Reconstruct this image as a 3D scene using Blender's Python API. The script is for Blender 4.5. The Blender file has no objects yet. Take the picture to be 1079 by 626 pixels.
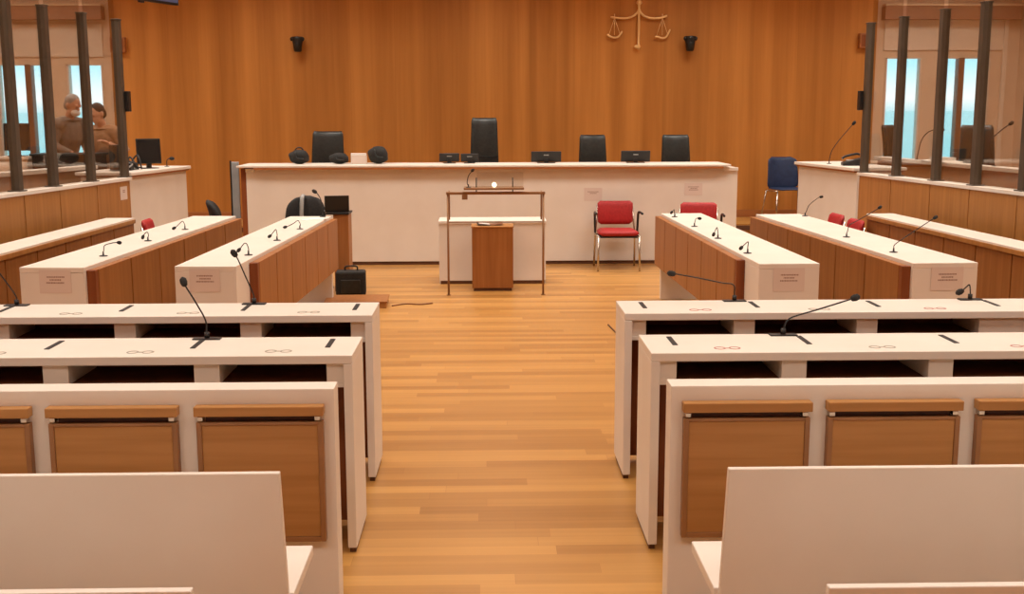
import bpy, bmesh, math, random
from mathutils import Vector, Matrix
random.seed(7)
R = math.radians
col = bpy.context.scene.collection
scene = bpy.context.scene

# ---------------------------------------------------------------- materials
def lin(c):
    return tuple((v / 12.92 if v <= .04045 else ((v + .055) / 1.055) ** 2.4) for v in (x / 255 for x in c)) + (1,)

def base_mat(name, rgb, rough=.5, metal=0., spec=.5):
    m = bpy.data.materials.new(name); m.use_nodes = True
    b = m.node_tree.nodes['Principled BSDF']
    b.inputs['Base Color'].default_value = lin(rgb)
    b.inputs['Roughness'].default_value = rough
    b.inputs['Metallic'].default_value = metal
    b.inputs['Specular IOR Level'].default_value = spec
    return m

def noisy(name, rgb, rgb2, scale=(4, 4, 4), rough=.5, metal=0., detail=3, spec=.5, lo=.35, hi=.65, space='Object'):
    m = base_mat(name, rgb, rough, metal, spec)
    nt = m.node_tree; b = nt.nodes['Principled BSDF']
    tc = nt.nodes.new('ShaderNodeTexCoord'); mp = nt.nodes.new('ShaderNodeMapping')
    mp.inputs['Scale'].default_value = scale
    if space == 'World':
        g = nt.nodes.new('ShaderNodeNewGeometry'); nt.links.new(g.outputs['Position'], mp.inputs['Vector'])
    else:
        nt.links.new(tc.outputs[space], mp.inputs['Vector'])
    n = nt.nodes.new('ShaderNodeTexNoise'); n.inputs['Scale'].default_value = 1; n.inputs['Detail'].default_value = detail
    r = nt.nodes.new('ShaderNodeValToRGB')
    r.color_ramp.elements[0].position = lo; r.color_ramp.elements[0].color = lin(rgb)
    r.color_ramp.elements[1].position = hi; r.color_ramp.elements[1].color = lin(rgb2)
    nt.links.new(mp.outputs[0], n.inputs['Vector']); nt.links.new(n.outputs[0], r.inputs[0])
    nt.links.new(r.outputs[0], b.inputs['Base Color'])
    return m

def floor_mat():
    """strip parquet laid across the room: every row of boards has a random start, every board its own tone"""
    m = base_mat('parquet', (214, 150, 92), .36, spec=.45)
    nt = m.node_tree; b = nt.nodes['Principled BSDF']
    def math_(op, a, b_=None):
        n = nt.nodes.new('ShaderNodeMath'); n.operation = op
        for k, v in enumerate((a, b_)):
            if v is None: continue
            if isinstance(v, (int, float)): n.inputs[k].default_value = v
            else: nt.links.new(v, n.inputs[k])
        return n.outputs[0]
    g = nt.nodes.new('ShaderNodeNewGeometry')
    sx = nt.nodes.new('ShaderNodeSeparateXYZ'); nt.links.new(g.outputs['Position'], sx.inputs[0])
    ry = math_('DIVIDE', sx.outputs[1], .095); row = math_('FLOOR', ry); fy = math_('FRACT', ry)
    wn = nt.nodes.new('ShaderNodeTexWhiteNoise'); wn.noise_dimensions = '1D'; nt.links.new(row, wn.inputs['W'])
    px = math_('DIVIDE', math_('ADD', sx.outputs[0], math_('MULTIPLY', wn.outputs['Value'], 7.)), 1.35)
    pid = math_('FLOOR', px); fx = math_('FRACT', px)
    cb = nt.nodes.new('ShaderNodeCombineXYZ'); nt.links.new(pid, cb.inputs[0]); nt.links.new(row, cb.inputs[1])
    w2 = nt.nodes.new('ShaderNodeTexWhiteNoise'); w2.noise_dimensions = '2D'; nt.links.new(cb.outputs[0], w2.inputs['Vector'])
    mp = nt.nodes.new('ShaderNodeMapping'); mp.inputs['Scale'].default_value = (.9, 30, 1)
    nt.links.new(g.outputs['Position'], mp.inputs['Vector'])
    n = nt.nodes.new('ShaderNodeTexNoise'); n.inputs['Scale'].default_value = 1; n.inputs['Detail'].default_value = 4
    nt.links.new(mp.outputs[0], n.inputs['Vector'])
    tone = math_('ADD', math_('MULTIPLY', w2.outputs['Value'], .55), math_('MULTIPLY', n.outputs[0], .5))
    r = nt.nodes.new('ShaderNodeValToRGB'); e = r.color_ramp.elements
    e[0].position = .1; e[0].color = lin((156, 107, 51)); e[1].position = .9; e[1].color = lin((200, 148, 80))
    nt.links.new(tone, r.inputs[0])
    seam = math_('MAXIMUM', math_('LESS_THAN', fy, .018), math_('LESS_THAN', fx, .0016))
    mx = nt.nodes.new('ShaderNodeMix'); mx.data_type = 'RGBA'
    nt.links.new(math_('MULTIPLY', seam, .45), mx.inputs[0]); nt.links.new(r.outputs[0], mx.inputs[6]); mx.inputs[7].default_value = lin((150, 92, 46))
    nt.links.new(mx.outputs[2], b.inputs['Base Color'])
    return m

def wall_wood_mat():
    m = base_mat('wall_wood_veneer', (186, 112, 56), .5, spec=.3)
    nt = m.node_tree; b = nt.nodes['Principled BSDF']
    g = nt.nodes.new('ShaderNodeNewGeometry')
    mp = nt.nodes.new('ShaderNodeMapping'); mp.inputs['Scale'].default_value = (2.6, 2.6, .09)
    n = nt.nodes.new('ShaderNodeTexNoise'); n.inputs['Scale'].default_value = 1; n.inputs['Detail'].default_value = 6; n.inputs['Roughness'].default_value = .6
    nt.links.new(g.outputs['Position'], mp.inputs['Vector']); nt.links.new(mp.outputs[0], n.inputs['Vector'])
    r = nt.nodes.new('ShaderNodeValToRGB')
    r.color_ramp.elements[0].position = .34; r.color_ramp.elements[0].color = lin((164, 104, 43))
    r.color_ramp.elements[1].position = .66; r.color_ramp.elements[1].color = lin((204, 138, 67))
    nt.links.new(n.outputs[0], r.inputs[0])
    # veneer leaves: every board .62 m wide has its own tone and a hairline joint
    sx = nt.nodes.new('ShaderNodeSeparateXYZ'); nt.links.new(g.outputs['Position'], sx.inputs[0])
    dv = nt.nodes.new('ShaderNodeMath'); dv.operation = 'DIVIDE'; dv.inputs[1].default_value = .62; nt.links.new(sx.outputs[0], dv.inputs[0])
    fl = nt.nodes.new('ShaderNodeMath'); fl.operation = 'FLOOR'; nt.links.new(dv.outputs[0], fl.inputs[0])
    fr = nt.nodes.new('ShaderNodeMath'); fr.operation = 'FRACT'; nt.links.new(dv.outputs[0], fr.inputs[0])
    wn = nt.nodes.new('ShaderNodeTexWhiteNoise'); wn.noise_dimensions = '1D'; nt.links.new(fl.outputs[0], wn.inputs['W'])
    mr = nt.nodes.new('ShaderNodeMapRange'); mr.inputs['To Min'].default_value = .92; mr.inputs['To Max'].default_value = 1.05
    nt.links.new(wn.outputs['Value'], mr.inputs['Value'])
    lt = nt.nodes.new('ShaderNodeMath'); lt.operation = 'LESS_THAN'; lt.inputs[1].default_value = .012; nt.links.new(fr.outputs[0], lt.inputs[0])
    sb = nt.nodes.new('ShaderNodeMath'); sb.operation = 'MULTIPLY'; sb.inputs[1].default_value = .08; nt.links.new(lt.outputs[0], sb.inputs[0])
    sub = nt.nodes.new('ShaderNodeMath'); sub.operation = 'SUBTRACT'; nt.links.new(mr.outputs[0], sub.inputs[0]); nt.links.new(sb.outputs[0], sub.inputs[1])
    mx = nt.nodes.new('ShaderNodeMix'); mx.data_type = 'RGBA'; mx.blend_type = 'MULTIPLY'; mx.inputs[0].default_value = 1
    nt.links.new(r.outputs[0], mx.inputs[6]); nt.links.new(sub.outputs[0], mx.inputs[7])
    nt.links.new(mx.outputs[2], b.inputs['Base Color'])
    return m

def glass_mat(name, tint, gloss=.06, rough=.02):
    m = bpy.data.materials.new(name); m.use_nodes = True
    nt = m.node_tree; nt.nodes.clear()
    o = nt.nodes.new('ShaderNodeOutputMaterial'); t = nt.nodes.new('ShaderNodeBsdfTransparent'); g = nt.nodes.new('ShaderNodeBsdfGlossy')
    t.inputs[0].default_value = tint; g.inputs['Roughness'].default_value = rough
    f = nt.nodes.new('ShaderNodeFresnel'); f.inputs[0].default_value = 1.45
    mu = nt.nodes.new('ShaderNodeMath'); mu.operation = 'MULTIPLY'; mu.inputs[1].default_value = gloss / .04 * .5
    nt.links.new(f.outputs[0], mu.inputs[0])
    mx = nt.nodes.new('ShaderNodeMixShader')
    nt.links.new(mu.outputs[0], mx.inputs[0]); nt.links.new(t.outputs[0], mx.inputs[1]); nt.links.new(g.outputs[0], mx.inputs[2])
    nt.links.new(mx.outputs[0], o.inputs[0])
    return m

def emit_mat(name, rgb, s):
    m = base_mat(name, rgb, .3)
    b = m.node_tree.nodes['Principled BSDF']
    b.inputs['Emission Color'].default_value = lin(rgb); b.inputs['Emission Strength'].default_value = s
    return m

M = dict(
    white=noisy('white_laminate', (228, 218, 206), (232, 223, 212), (3, 3, 3), .42, spec=.4),
    wood=noisy('panel_wood', (148, 93, 46), (163, 106, 56), (26, 26, 1.2), .45, spec=.35),
    flapwood=noisy('flap_wood', (166, 116, 62), (181, 130, 74), (1.2, 26, 26), .45, spec=.35),
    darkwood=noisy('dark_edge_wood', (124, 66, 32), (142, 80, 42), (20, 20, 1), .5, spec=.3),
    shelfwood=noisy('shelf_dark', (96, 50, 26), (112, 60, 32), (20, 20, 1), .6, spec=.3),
    dockwood=noisy('dock_wood', (166, 112, 58), (182, 126, 68), (18, 18, .9), .42, spec=.35),
    lipwood=noisy('lip_wood', (160, 98, 52), (176, 112, 62), (1, 24, 24), .45),
    dark=base_mat('black_plastic', (24, 21, 20), .45),
    slot=base_mat('slot_black', (20, 17, 15), .6),
    leather=noisy('black_leather', (22, 25, 23), (33, 36, 33), (30, 30, 30), .42),
    fabric=noisy('black_fabric', (24, 23, 22), (36, 34, 32), (60, 60, 60), .8),
    red=noisy('red_upholstery', (158, 24, 26), (174, 32, 34), (40, 40, 40), .6),
    blue=noisy('blue_shell', (26, 44, 78), (34, 54, 90), (14, 14, 14), .5),
    chrome=base_mat('chrome', (200, 190, 178), .25, 1.),
    steel=base_mat('brushed_steel', (170, 170, 168), .35, 1.),
    bronze=noisy('bronze_post', (88, 80, 70), (102, 92, 80), (6, 6, 2), .42, .45),
    railmetal=base_mat('rail_metal', (150, 112, 78), .4, .4),
    gold=base_mat('pale_gold', (240, 200, 138), .35, .35),
    tan=noisy('tan_frame', (226, 210, 192), (232, 216, 200), (2, 2, 2), .5),
    tanwall=noisy('tan_plaster', (220, 194, 168), (226, 202, 178), (2, 2, 2), .7),
    brownframe=base_mat('brown_frame', (128, 90, 64), .5),
    beam=noisy('beam_brown', (166, 122, 92), (174, 130, 100), (2, 9, 9), .5),
    flapedge=noisy('flap_edge_wood', (142, 98, 58), (154, 108, 66), (8, 8, 8), .45),
    gap=base_mat('gap_shade', (62, 30, 16), .7),
    stanchion=noisy('pale_grey_metal', (150, 162, 170), (170, 180, 186), (5, 5, 5), .4, .2),
    ceil=noisy('ceiling_white', (226, 200, 168), (230, 206, 176), (2, 2, 2), .8),
    rear=noisy('rear_wall', (172, 108, 56), (184, 120, 66), (2, 2, 2), .7),
    kick=base_mat('kick_dark', (92, 56, 34), .6),
    paper=base_mat('paper', (222, 205, 194), .7),
    paperwhite=base_mat('white_paper', (238, 232, 224), .7),
    ink=base_mat('ink', (158, 124, 110), .7),
    screen=base_mat('monitor_glass', (20, 26, 30), .12),
    tvscreen=emit_mat('tv_screen', (74, 82, 112), .35),
    glint=emit_mat('led', (255, 244, 210), 2.5),
    ringred=base_mat('ring_red', (186, 128, 118), .6),
    ringgrey=base_mat('ring_grey', (158, 152, 136), .6),
    skin=noisy('skin', (206, 152, 122), (214, 162, 132), (8, 8, 8), .55),
    hairgrey=noisy('grey_hair', (140, 132, 124), (170, 162, 154), (90, 90, 20), .7),
    hairblack=noisy('black_hair', (26, 20, 17), (40, 32, 26), (90, 90, 20), .6),
    shirt=noisy('grey_brown_shirt', (112, 100, 90), (128, 114, 102), (30, 30, 30), .85),
    blouse=noisy('tan_shirt', (156, 118, 88), (170, 130, 98), (30, 30, 30), .85),
    trousers=noisy('dark_trousers', (44, 42, 44), (56, 54, 54), (30, 30, 30), .85),
    grey=base_mat('grey_plastic', (150, 150, 146), .5),
    cane=noisy('cane_brown', (112, 66, 36), (128, 78, 44), (10, 10, 10), .5),
    floor=floor_mat(), wallwood=wall_wood_mat(),
    dockglass=glass_mat('dock_glass', (.93, .91, .88, 1), .025),
    winglass=glass_mat('window_glass', (.97, .99, 1, 1), .03),
    frost=glass_mat('balustrade_glass', (.90, .97, .975, 1), .03),
    clear=glass_mat('clear_acrylic', (.93, .92, .9, 1), .05),
)

# ---------------------------------------------------------------- mesh helpers
def NB(): return bmesh.new()

def box(bm, x0, x1, y0, y1, z0, z1, mat=None):
    x0, x1 = min(x0, x1), max(x0, x1); y0, y1 = min(y0, y1), max(y0, y1)
    vs = [bm.verts.new(Vector((x, y, z)) if mat is None else mat @ Vector((x, y, z))) for x in (x0, x1) for y in (y0, y1) for z in (z0, z1)]
    for f in ((0, 1, 3, 2), (4, 6, 7, 5), (0, 4, 5, 1), (2, 3, 7, 6), (0, 2, 6, 4), (1, 5, 7, 3)):
        bm.faces.new([vs[i] for i in f])
    return bm

def tube(bm, pts, r, seg=10, caps=True, flat=1.):
    pts = [Vector(p) for p in pts]; n = len(pts)
    rs = r if isinstance(r, (list, tuple)) else [r] * n
    rings = []; prev = None
    for i, p in enumerate(pts):
        t = (pts[min(i + 1, n - 1)] - pts[max(i - 1, 0)]).normalized()
        if prev is None:
            a = Vector((0, 0, 1)) if abs(t.z) < .9 else Vector((0, 1, 0))
            u = t.cross(a).normalized()
        else:
            u = (prev - t * prev.dot(t)).normalized()
        prev = u; v = t.cross(u)
        rings.append([bm.verts.new(p + (u * math.cos(2 * math.pi * k / seg) + v * math.sin(2 * math.pi * k / seg) * flat) * rs[i]) for k in range(seg)])
    for i in range(n - 1):
        for k in range(seg):
            bm.faces.new((rings[i][k], rings[i][(k + 1) % seg], rings[i + 1][(k + 1) % seg], rings[i + 1][k]))
    if caps:
        bm.faces.new(list(reversed(rings[0]))); bm.faces.new(rings[-1])
    return bm

def smooth_path(pts, n=6):
    pts = [Vector(p) for p in pts]; out = []
    P = [pts[0] * 2 - pts[1]] + pts + [pts[-1] * 2 - pts[-2]]
    for i in range(1, len(P) - 2):
        for k in range(n):
            t = k / n; a, b, c, d = P[i - 1], P[i], P[i + 1], P[i + 2]
            out.append(.5 * ((2 * b) + (c - a) * t + (2 * a - 5 * b + 4 * c - d) * t * t + (3 * b - a - 3 * c + d) * t ** 3))
    out.append(pts[-1]); return out

def ball(bm, c, r, mat=None, u=16, v=10):
    rx, ry, rz = r if isinstance(r, (list, tuple)) else (r, r, r)
    m = Matrix.Translation(c) @ (mat or Matrix.Identity(4)) @ Matrix.Diagonal((rx, ry, rz, 1))
    bmesh.ops.create_uvsphere(bm, u_segments=u, v_segments=v, radius=1, matrix=m); return bm

def cyl(bm, c, r, z0, z1, seg=24, r2=None):
    return tube(bm, [(c[0], c[1], z0), (c[0], c[1], z1)], [r, r if r2 is None else r2], seg)

def lathe(bm, prof, c=(0, 0, 0), seg=24):
    rings = []
    for r, z in prof:
        rings.append([bm.verts.new((c[0] + r * math.cos(2 * math.pi * k / seg), c[1] + r * math.sin(2 * math.pi * k / seg), c[2] + z)) for k in range(seg)])
    for i in range(len(prof) - 1):
        for k in range(seg):
            bm.faces.new((rings[i][k], rings[i][(k + 1) % seg], rings[i + 1][(k + 1) % seg], rings[i + 1][k]))
    bm.faces.new(list(reversed(rings[0]))); bm.faces.new(rings[-1]); return bm

def prism_x(bm, prof, x0, x1):
    """closed (y,z) outline extruded along x"""
    a = [bm.verts.new((x0, y, z)) for y, z in prof]; b = [bm.verts.new((x1, y, z)) for y, z in prof]
    n = len(prof)
    for i in range(n): bm.faces.new((a[i], a[(i + 1) % n], b[(i + 1) % n], b[i]))
    bm.faces.new(list(reversed(a))); bm.faces.new(b); bmesh.ops.recalc_face_normals(bm, faces=bm.faces); return bm

def plate(bm, wtop, wbot, h, t, rad, curve=0., bend=0., nx=10, nz=10, mat=None):
    """upright padded plate: x across, z up from 0, thickness t towards +y; rounded corners, curved across (curve) and along (bend)"""
    def pt(i, j, side):
        v = j / nz; w = wbot + (wtop - wbot) * v; z = v * h
        inset = 0
        for e in (z, h - z):
            if e < rad: inset = max(inset, rad - math.sqrt(max(0, rad * rad - (rad - e) ** 2)))
        x = (i / nx * 2 - 1) * (w / 2 - inset)
        ex = min(1, (w / 2 - inset - abs(x)) / (t * .8 + 1e-6)); ez = min(1, min(z, h - z) / (t * .8 + 1e-6))
        e = .35 + .65 * math.sqrt(max(0, 1 - (1 - min(ex, ez)) ** 2))
        y = curve * (x / (w / 2)) ** 2 + bend * (v * 2 - 1) ** 2
        p = Vector((x, y + side * t / 2 * e, z))
        return mat @ p if mat is not None else p
    g = {}
    for s in (-1, 1):
        for i in range(nx + 1):
            for j in range(nz + 1): g[s, i, j] = bm.verts.new(pt(i, j, s))
    for i in range(nx):
        for j in range(nz):
            bm.faces.new((g[-1, i, j], g[-1, i + 1, j], g[-1, i + 1, j + 1], g[-1, i, j + 1]))
            bm.faces.new((g[1, i, j], g[1, i, j + 1], g[1, i + 1, j + 1], g[1, i + 1, j]))
    for i in range(nx):
        for j in (0, nz): bm.faces.new((g[-1, i, j], g[1, i, j], g[1, i + 1, j], g[-1, i + 1, j]))
    for j in range(nz):
        for i in (0, nx): bm.faces.new((g[-1, i, j], g[-1, i, j + 1], g[1, i, j + 1], g[1, i, j]))
    return bm

def obj(name, bm, mat, parent=None, bevel=0., smooth=False, mods=()):
    bmesh.ops.recalc_face_normals(bm, faces=bm.faces)
    me = bpy.data.meshes.new(name); bm.to_mesh(me); bm.free()
    for mm in (mat if isinstance(mat, list) else [mat]): me.materials.append(mm)
    if smooth:
        for p in me.polygons: p.use_smooth = True
    o = bpy.data.objects.new(name, me); col.objects.link(o)
    if parent: o.parent = parent
    if bevel:
        b = o.modifiers.new('bevel', 'BEVEL'); b.width = bevel; b.segments = 2; b.limit_method = 'ANGLE'
    for t, kw in mods:
        md = o.modifiers.new(t.lower(), t)
        for k, v in kw.items(): setattr(md, k, v)
    return o

def bx(name, dims, mat, parent=None, bevel=.003):
    return obj(name, box(NB(), *dims), mat, parent, bevel)

def thing(name, label, cat, loc=(0, 0, 0), rz=0., group=None):
    o = bpy.data.objects.new(name, None); col.objects.link(o)
    o.empty_display_size = .1; o.location = loc; o.rotation_euler = (0, 0, rz)
    o['label'] = label; o['category'] = cat
    if group: o['group'] = group
    return o

def tag(o, label, cat, group=None):
    o['label'] = label; o['category'] = cat
    if group: o['group'] = group
    return o

def struct(o):
    o['kind'] = 'structure'; return o

def dup(root, loc, rz, label, group=None):
    r = root.copy(); col.objects.link(r); r.location = loc; r.rotation_euler = (0, 0, rz); r['label'] = label
    if group: r['group'] = group
    for ch in list(root.children):
        c = ch.copy(); col.objects.link(c); c.parent = r
        for g in list(ch.children):
            d = g.copy(); col.objects.link(d); d.parent = c
    return r

# ---------------------------------------------------------------- room shell
YW = 15.8
struct(bx('floor', (-7.6, 7.6, -1.5, 16.0, -.12, 0), M['floor'], None, 0))
struct(bx('ceiling', (-7.6, 7.6, -1.5, 16.0, 4.3, 4.42), M['ceil'], None, 0))
struct(bx('wall_back', (-5.12, 5.44, YW, YW + .12, 0, 4.3), M['wallwood'], None, 0))
struct(bx('wall_left', (-7.6, -7.45, -1.5, 16.0, 0, 4.3), M['tanwall'], None, 0))
struct(bx('wall_right', (7.45, 7.6, -1.5, 16.0, 0, 4.3), M['tanwall'], None, 0))
struct(bx('wall_rear', (-7.45, 7.45, -1.5, -1.38, 0, 4.3), M['rear'], None, 0))
struct(bx('baseboard_back', (-4.99, 4.99, YW - .02, YW, .3, .4), M['lipwood'], None, 0))

def window_bay(s, n, wall, xs, ztop):
    """frontal bay of the far wall beyond the wood panelling: tan wall pierced by two windows"""
    a0, a1, b0, b1, end = xs
    zb = 1.0; x_in = 5.12 if s < 0 else 5.44
    bm = NB()
    for (p, q, z0, z1) in ((x_in, a0, zb, ztop), (a1, b0, zb, ztop), (b1, 7.45, zb, ztop), (x_in, 7.45, 0, zb), (x_in, 7.45, ztop, 4.3)):
        box(bm, s * p, s * q, YW, YW + .12, z0, z1)
    struct(obj(wall, bm, M['tanwall']))
    for k, (p, q, mull) in enumerate(((a0, a1, False), (b0, b1, True))):
        bm = NB(); w = .022
        for d in ((s * p, s * (p + w), zb, ztop), (s * (q - w), s * q, zb, ztop)):
            box(bm, d[0], d[1], YW - .015, YW + .1, d[2], d[3])
        box(bm, s * p, s * q, YW - .015, YW + .1, zb, zb + w); box(bm, s * p, s * q, YW - .015, YW + .1, ztop - w * .5, ztop)
        fr = struct(obj('window_%d' % (n + k), bm, M['tan']))
        struct(bx('window_pane', (s * (p + w), s * (q - w), YW + .04, YW + .046, 1.78, ztop - .02), M['winglass'], fr, 0))
        struct(bx('lower_pane', (s * (p + w), s * (q - w), YW + .04, YW + .046, zb + w, 1.78), M['frost'], fr, 0))
        if mull:
            m = (p + q) / 2 - .06
            struct(bx('mullion', (s * (m - .04), s * (m + .04), YW - .03, YW + .1, zb, ztop), M['brownframe'], fr, .003))
    # surround: pale panel over the windows with a fine joint, brown beam above
    struct(bx('trim_%d' % (n + 4), (s * (x_in + .1), s * end, YW - .02, YW, ztop + .1, ztop + .54), M['tan'], None, .004))
    struct(bx('trim_%d' % (n + 5), (s * (x_in + .05), s * (end + .15), YW - .16, YW, 3.02, 3.2), M['beam'], None, .004))
    struct(bx('trim_%d' % (n + 6), (s * (x_in + .05), s * (end + .15), YW - .17, YW, 3.2, 3.225), M['ceil'], None, .002))
    struct(bx('trim_%d' % (n + 7), (s * (end - .03), s * (end + .03), YW - .04, YW, 1., 3.02), M['tan'], None, .004))

window_bay(-1, 1, 'wall_back_left', (5.24, 5.73, 5.95, 6.68, 6.95), 2.43)
window_bay(1, 11, 'wall_back_right', (5.58, 6.085, 6.36, 7.05, 7.24), 2.51)

# raised floor behind the bench
bm = NB(); box(bm, -5., 5., 14.78, YW, 0, .28); box(bm, -2.7, 2.85, 13.18, 14.78, 0, .28)
ds = struct(obj('dais', bm, M['floor']))
bm = NB(); box(bm, -5., -2.7, 14.76, 14.78, .22, .28); box(bm, 2.85, 5., 14.76, 14.78, .22, .28)
struct(obj('nosing', bm, M['kick'], ds))
bm = NB(); box(bm, -5., 5., 14.79, YW - .001, .28, .3); box(bm, -2.69, 2.84, 13.19, 14.79, .28, .3)
struct(obj('dais_boards', bm, M['floor'], ds))
# raised floors of the docks
struct(bx('floor_left_dock', (-7.45, -4.16, 6.4, 14.6, 0, .25), M['floor'], None, 0))
struct(bx('floor_right_dock', (7.45, 4.72, 6.4, 14.6, 0, .25), M['floor'], None, 0))

# ---------------------------------------------------------------- rows of the public desks
def xs(s, a, b): return (s * a, s * b)
TOP = .817
def row_desk(s, x0, y0, depth, label, comps, slots, stickers, L):
    t = thing('row_desk', label, 'desk', (x0, y0, 0), 0, 'long white slotted row desks')
    def b(nm, xa, xb, ya, yb, za, zb, m, bev=.003): return bx(nm, (s * xa, s * xb, ya, yb, za, zb), m, t, bev)
    b('worktop', 0, L, 0, depth, TOP - .035, TOP, M['white'])
    b('end_panel', 0, .036, 0, depth, .022, TOP - .035, M['white'])
    b('foot', .006, .03, .015, depth - .015, 0, .022, M['kick'], 0)
    b('end_panel', L - .036, L, 0, depth, .022, TOP - .035, M['white'])
    b('foot', L - .03, L - .006, .015, depth - .015, 0, .022, M['kick'], 0)
    for q in (1.94, ):
        b('leg', q, q + .045, .0, depth - .02, 0, TOP - .035, M['white'])
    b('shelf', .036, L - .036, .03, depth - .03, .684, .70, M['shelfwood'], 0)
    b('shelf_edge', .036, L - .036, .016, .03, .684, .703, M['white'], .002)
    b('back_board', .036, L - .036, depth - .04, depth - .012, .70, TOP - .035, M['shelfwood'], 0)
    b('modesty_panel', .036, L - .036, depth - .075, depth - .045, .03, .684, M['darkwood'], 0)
    prev = .036
    for (c0, c1) in comps:
        b('divider', prev, c0, .02, depth - .04, .70, TOP - .035, M['white'], .002)
        prev = c1
    for x in slots:
        b('cable_slot', abs(x - x0) - .0105, abs(x - x0) + .0105, depth - .225, depth - .055, TOP - .002, TOP + .0025, M['slot'], 0)
    for k, x in enumerate(stickers):
        bm = NB()
        for dx in (-.03, .03):
            ring(bm, (x - x0 + dx, .085, TOP + .0006), .018, .024)
        box(bm, x - x0 - .006, x - x0 + .006, .08, .09, TOP, TOP + .0012)
        st = obj('sticker', bm, M['ringred'] if k % 2 == 0 and s > 0 else M['ringgrey'], t)
    return t

def ring(bm, c, r0, r1, seg=24, h=.0008):
    for z0 in (0,):
        a = [[bm.verts.new((c[0] + r * math.cos(2 * math.pi * k / seg), c[1] + r * math.sin(2 * math.pi * k / seg), c[2] + z)) for k in range(seg)] for r in (r0, r1) for z in (-h, h)]
        i0, i1, o0, o1 = a
        for k in range(seg):
            n = (k + 1) % seg
            bm.faces.new((i1[k], o1[k], o1[n], i1[n])); bm.faces.new((i0[k], i0[n], o0[n], o0[k]))
            bm.faces.new((o0[k], o0[n], o1[n], o1[k])); bm.faces.new((i0[k], i1[k], i1[n], i0[n]))

CF = [(.105, .525), (.625, 1.115), (1.215, 1.705), (1.86, 1.94), (1.99, 2.36), (2.46, 2.9)]
C1 = [(.105, .525), (.625, 1.115), (1.215, 1.705), (1.99, 2.4), (2.46, 2.52)]
row_desk(1, .655, 5.2, .365, 'white row desk right of the aisle, the farther one, nearest the side blocks', C1, (.771, 1.322, 1.916, 2.505, 3.09), (1.03, 1.606, 2.169), 2.6)
row_desk(-1, -.537, 5.2, .365, 'white row desk left of the aisle, the farther one, nearest the side blocks', C1, (-.637, -1.173, -1.755, -2.335, -2.92), (-.848, -1.42, -1.973), 2.6)
row_desk(1, .65, 4.31, .375, 'white row desk right of the aisle, between the flap panel and the farther desk', C1, (.77, 1.322, 1.93, 2.52), (.969, 1.598, 2.176), 2.6)
row_desk(-1, -.527, 4.31, .375, 'white row desk left of the aisle, between the flap panel and the farther desk', C1, (-.644, -1.188, -1.772, -2.36), (-.83, -1.377, -1.96), 2.6)

def flap_panel(s, x0, y0, label, flaps):
    t = thing('flap_panel', label, 'partition', (x0, y0, 0), 0, 'white panels with folded wooden flaps')
    bx('panel_body', (0, s * 2.6, 0, .105, .0, TOP), M['white'], t, .003)
    for (a, b) in flaps:
        a, b = s * (abs(a) - abs(x0)), s * (abs(b) - abs(x0)); a, b = min(a, b), max(a, b)
        f = bx('wooden_flap', (a + .018, b - .018, -.026, 0, .293, .696), M['flapwood'], t, .002)
        bm = NB()
        box(bm, a, a + .018, -.030, 0, .275, .708); box(bm, b - .018, b, -.030, 0, .275, .708)
        box(bm, a + .018, b - .018, -.030, 0, .275, .293); box(bm, a + .018, b - .018, -.030, 0, .696, .708)
        obj('flap_frame', bm, M['flapedge'], f, .002)
        bx('flap_ledge', (a - .004, b + .004, -.044, 0, .731, .765), M['flapwood'], f, .003)
        bx('gap_shade_strip', (a + .03, b - .03, -.014, 0, .708, .731), M['gap'], f, 0)  # dark colour stands in for the shade between flap and ledge
        for h in (a + .004, b - .028):
            bx('hinge', (h, h + .02, -.03, -.0, .712, .728), M['chrome'], f, .002)
    return t
flap_panel(1, .64, 3.77, 'low white panel with wooden flaps right of the aisle behind the right bench', [(.682, 1.122), (1.184, 1.648), (1.708, 2.16), (2.22, 2.67), (2.73, 3.17)])
flap_panel(-1, -.527, 3.77, 'low white panel with wooden flaps left of the aisle behind the left bench', [(.564, .997), (1.062, 1.499), (1.563, 2.0), (2.06, 2.5), (2.56, 3.0)])

def bench(s, x0, y0, label):
    t = thing('bench', label, 'bench', (x0, y0, 0), 0, 'white public benches')
    prof = [(0, .80), (.022, .80), (.118, .28), (.096, .28)]
    obj('backrest', prism_x(NB(), prof, 0, s * 2.6), M['white'], t, .003)
    bx('seat', (-s * .012, s * 2.6, .093, .445, .385, .42), M['white'], t, .004)
    for q in (.25, 1.2, 2.2):
        obj('support', prism_x(NB(), [(.17, 0), (.37, 0), (.40, .385), (.14, .385)], s * q, s * (q + .05)), M['white'], t, .003)
    return t
bench(-1, -.558, 2.9, 'white bench left of the aisle with its slanted back seen from behind')
bench(1, .654, 2.9, 'white bench right of the aisle with its slanted back seen from behind')
bench(-1, -.6, 2.15, 'nearest white bench at the lower left edge, only its backrest top showing')
bench(1, .692, 2.13, 'nearest white bench at the lower right edge, only its backrest top showing')

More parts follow.
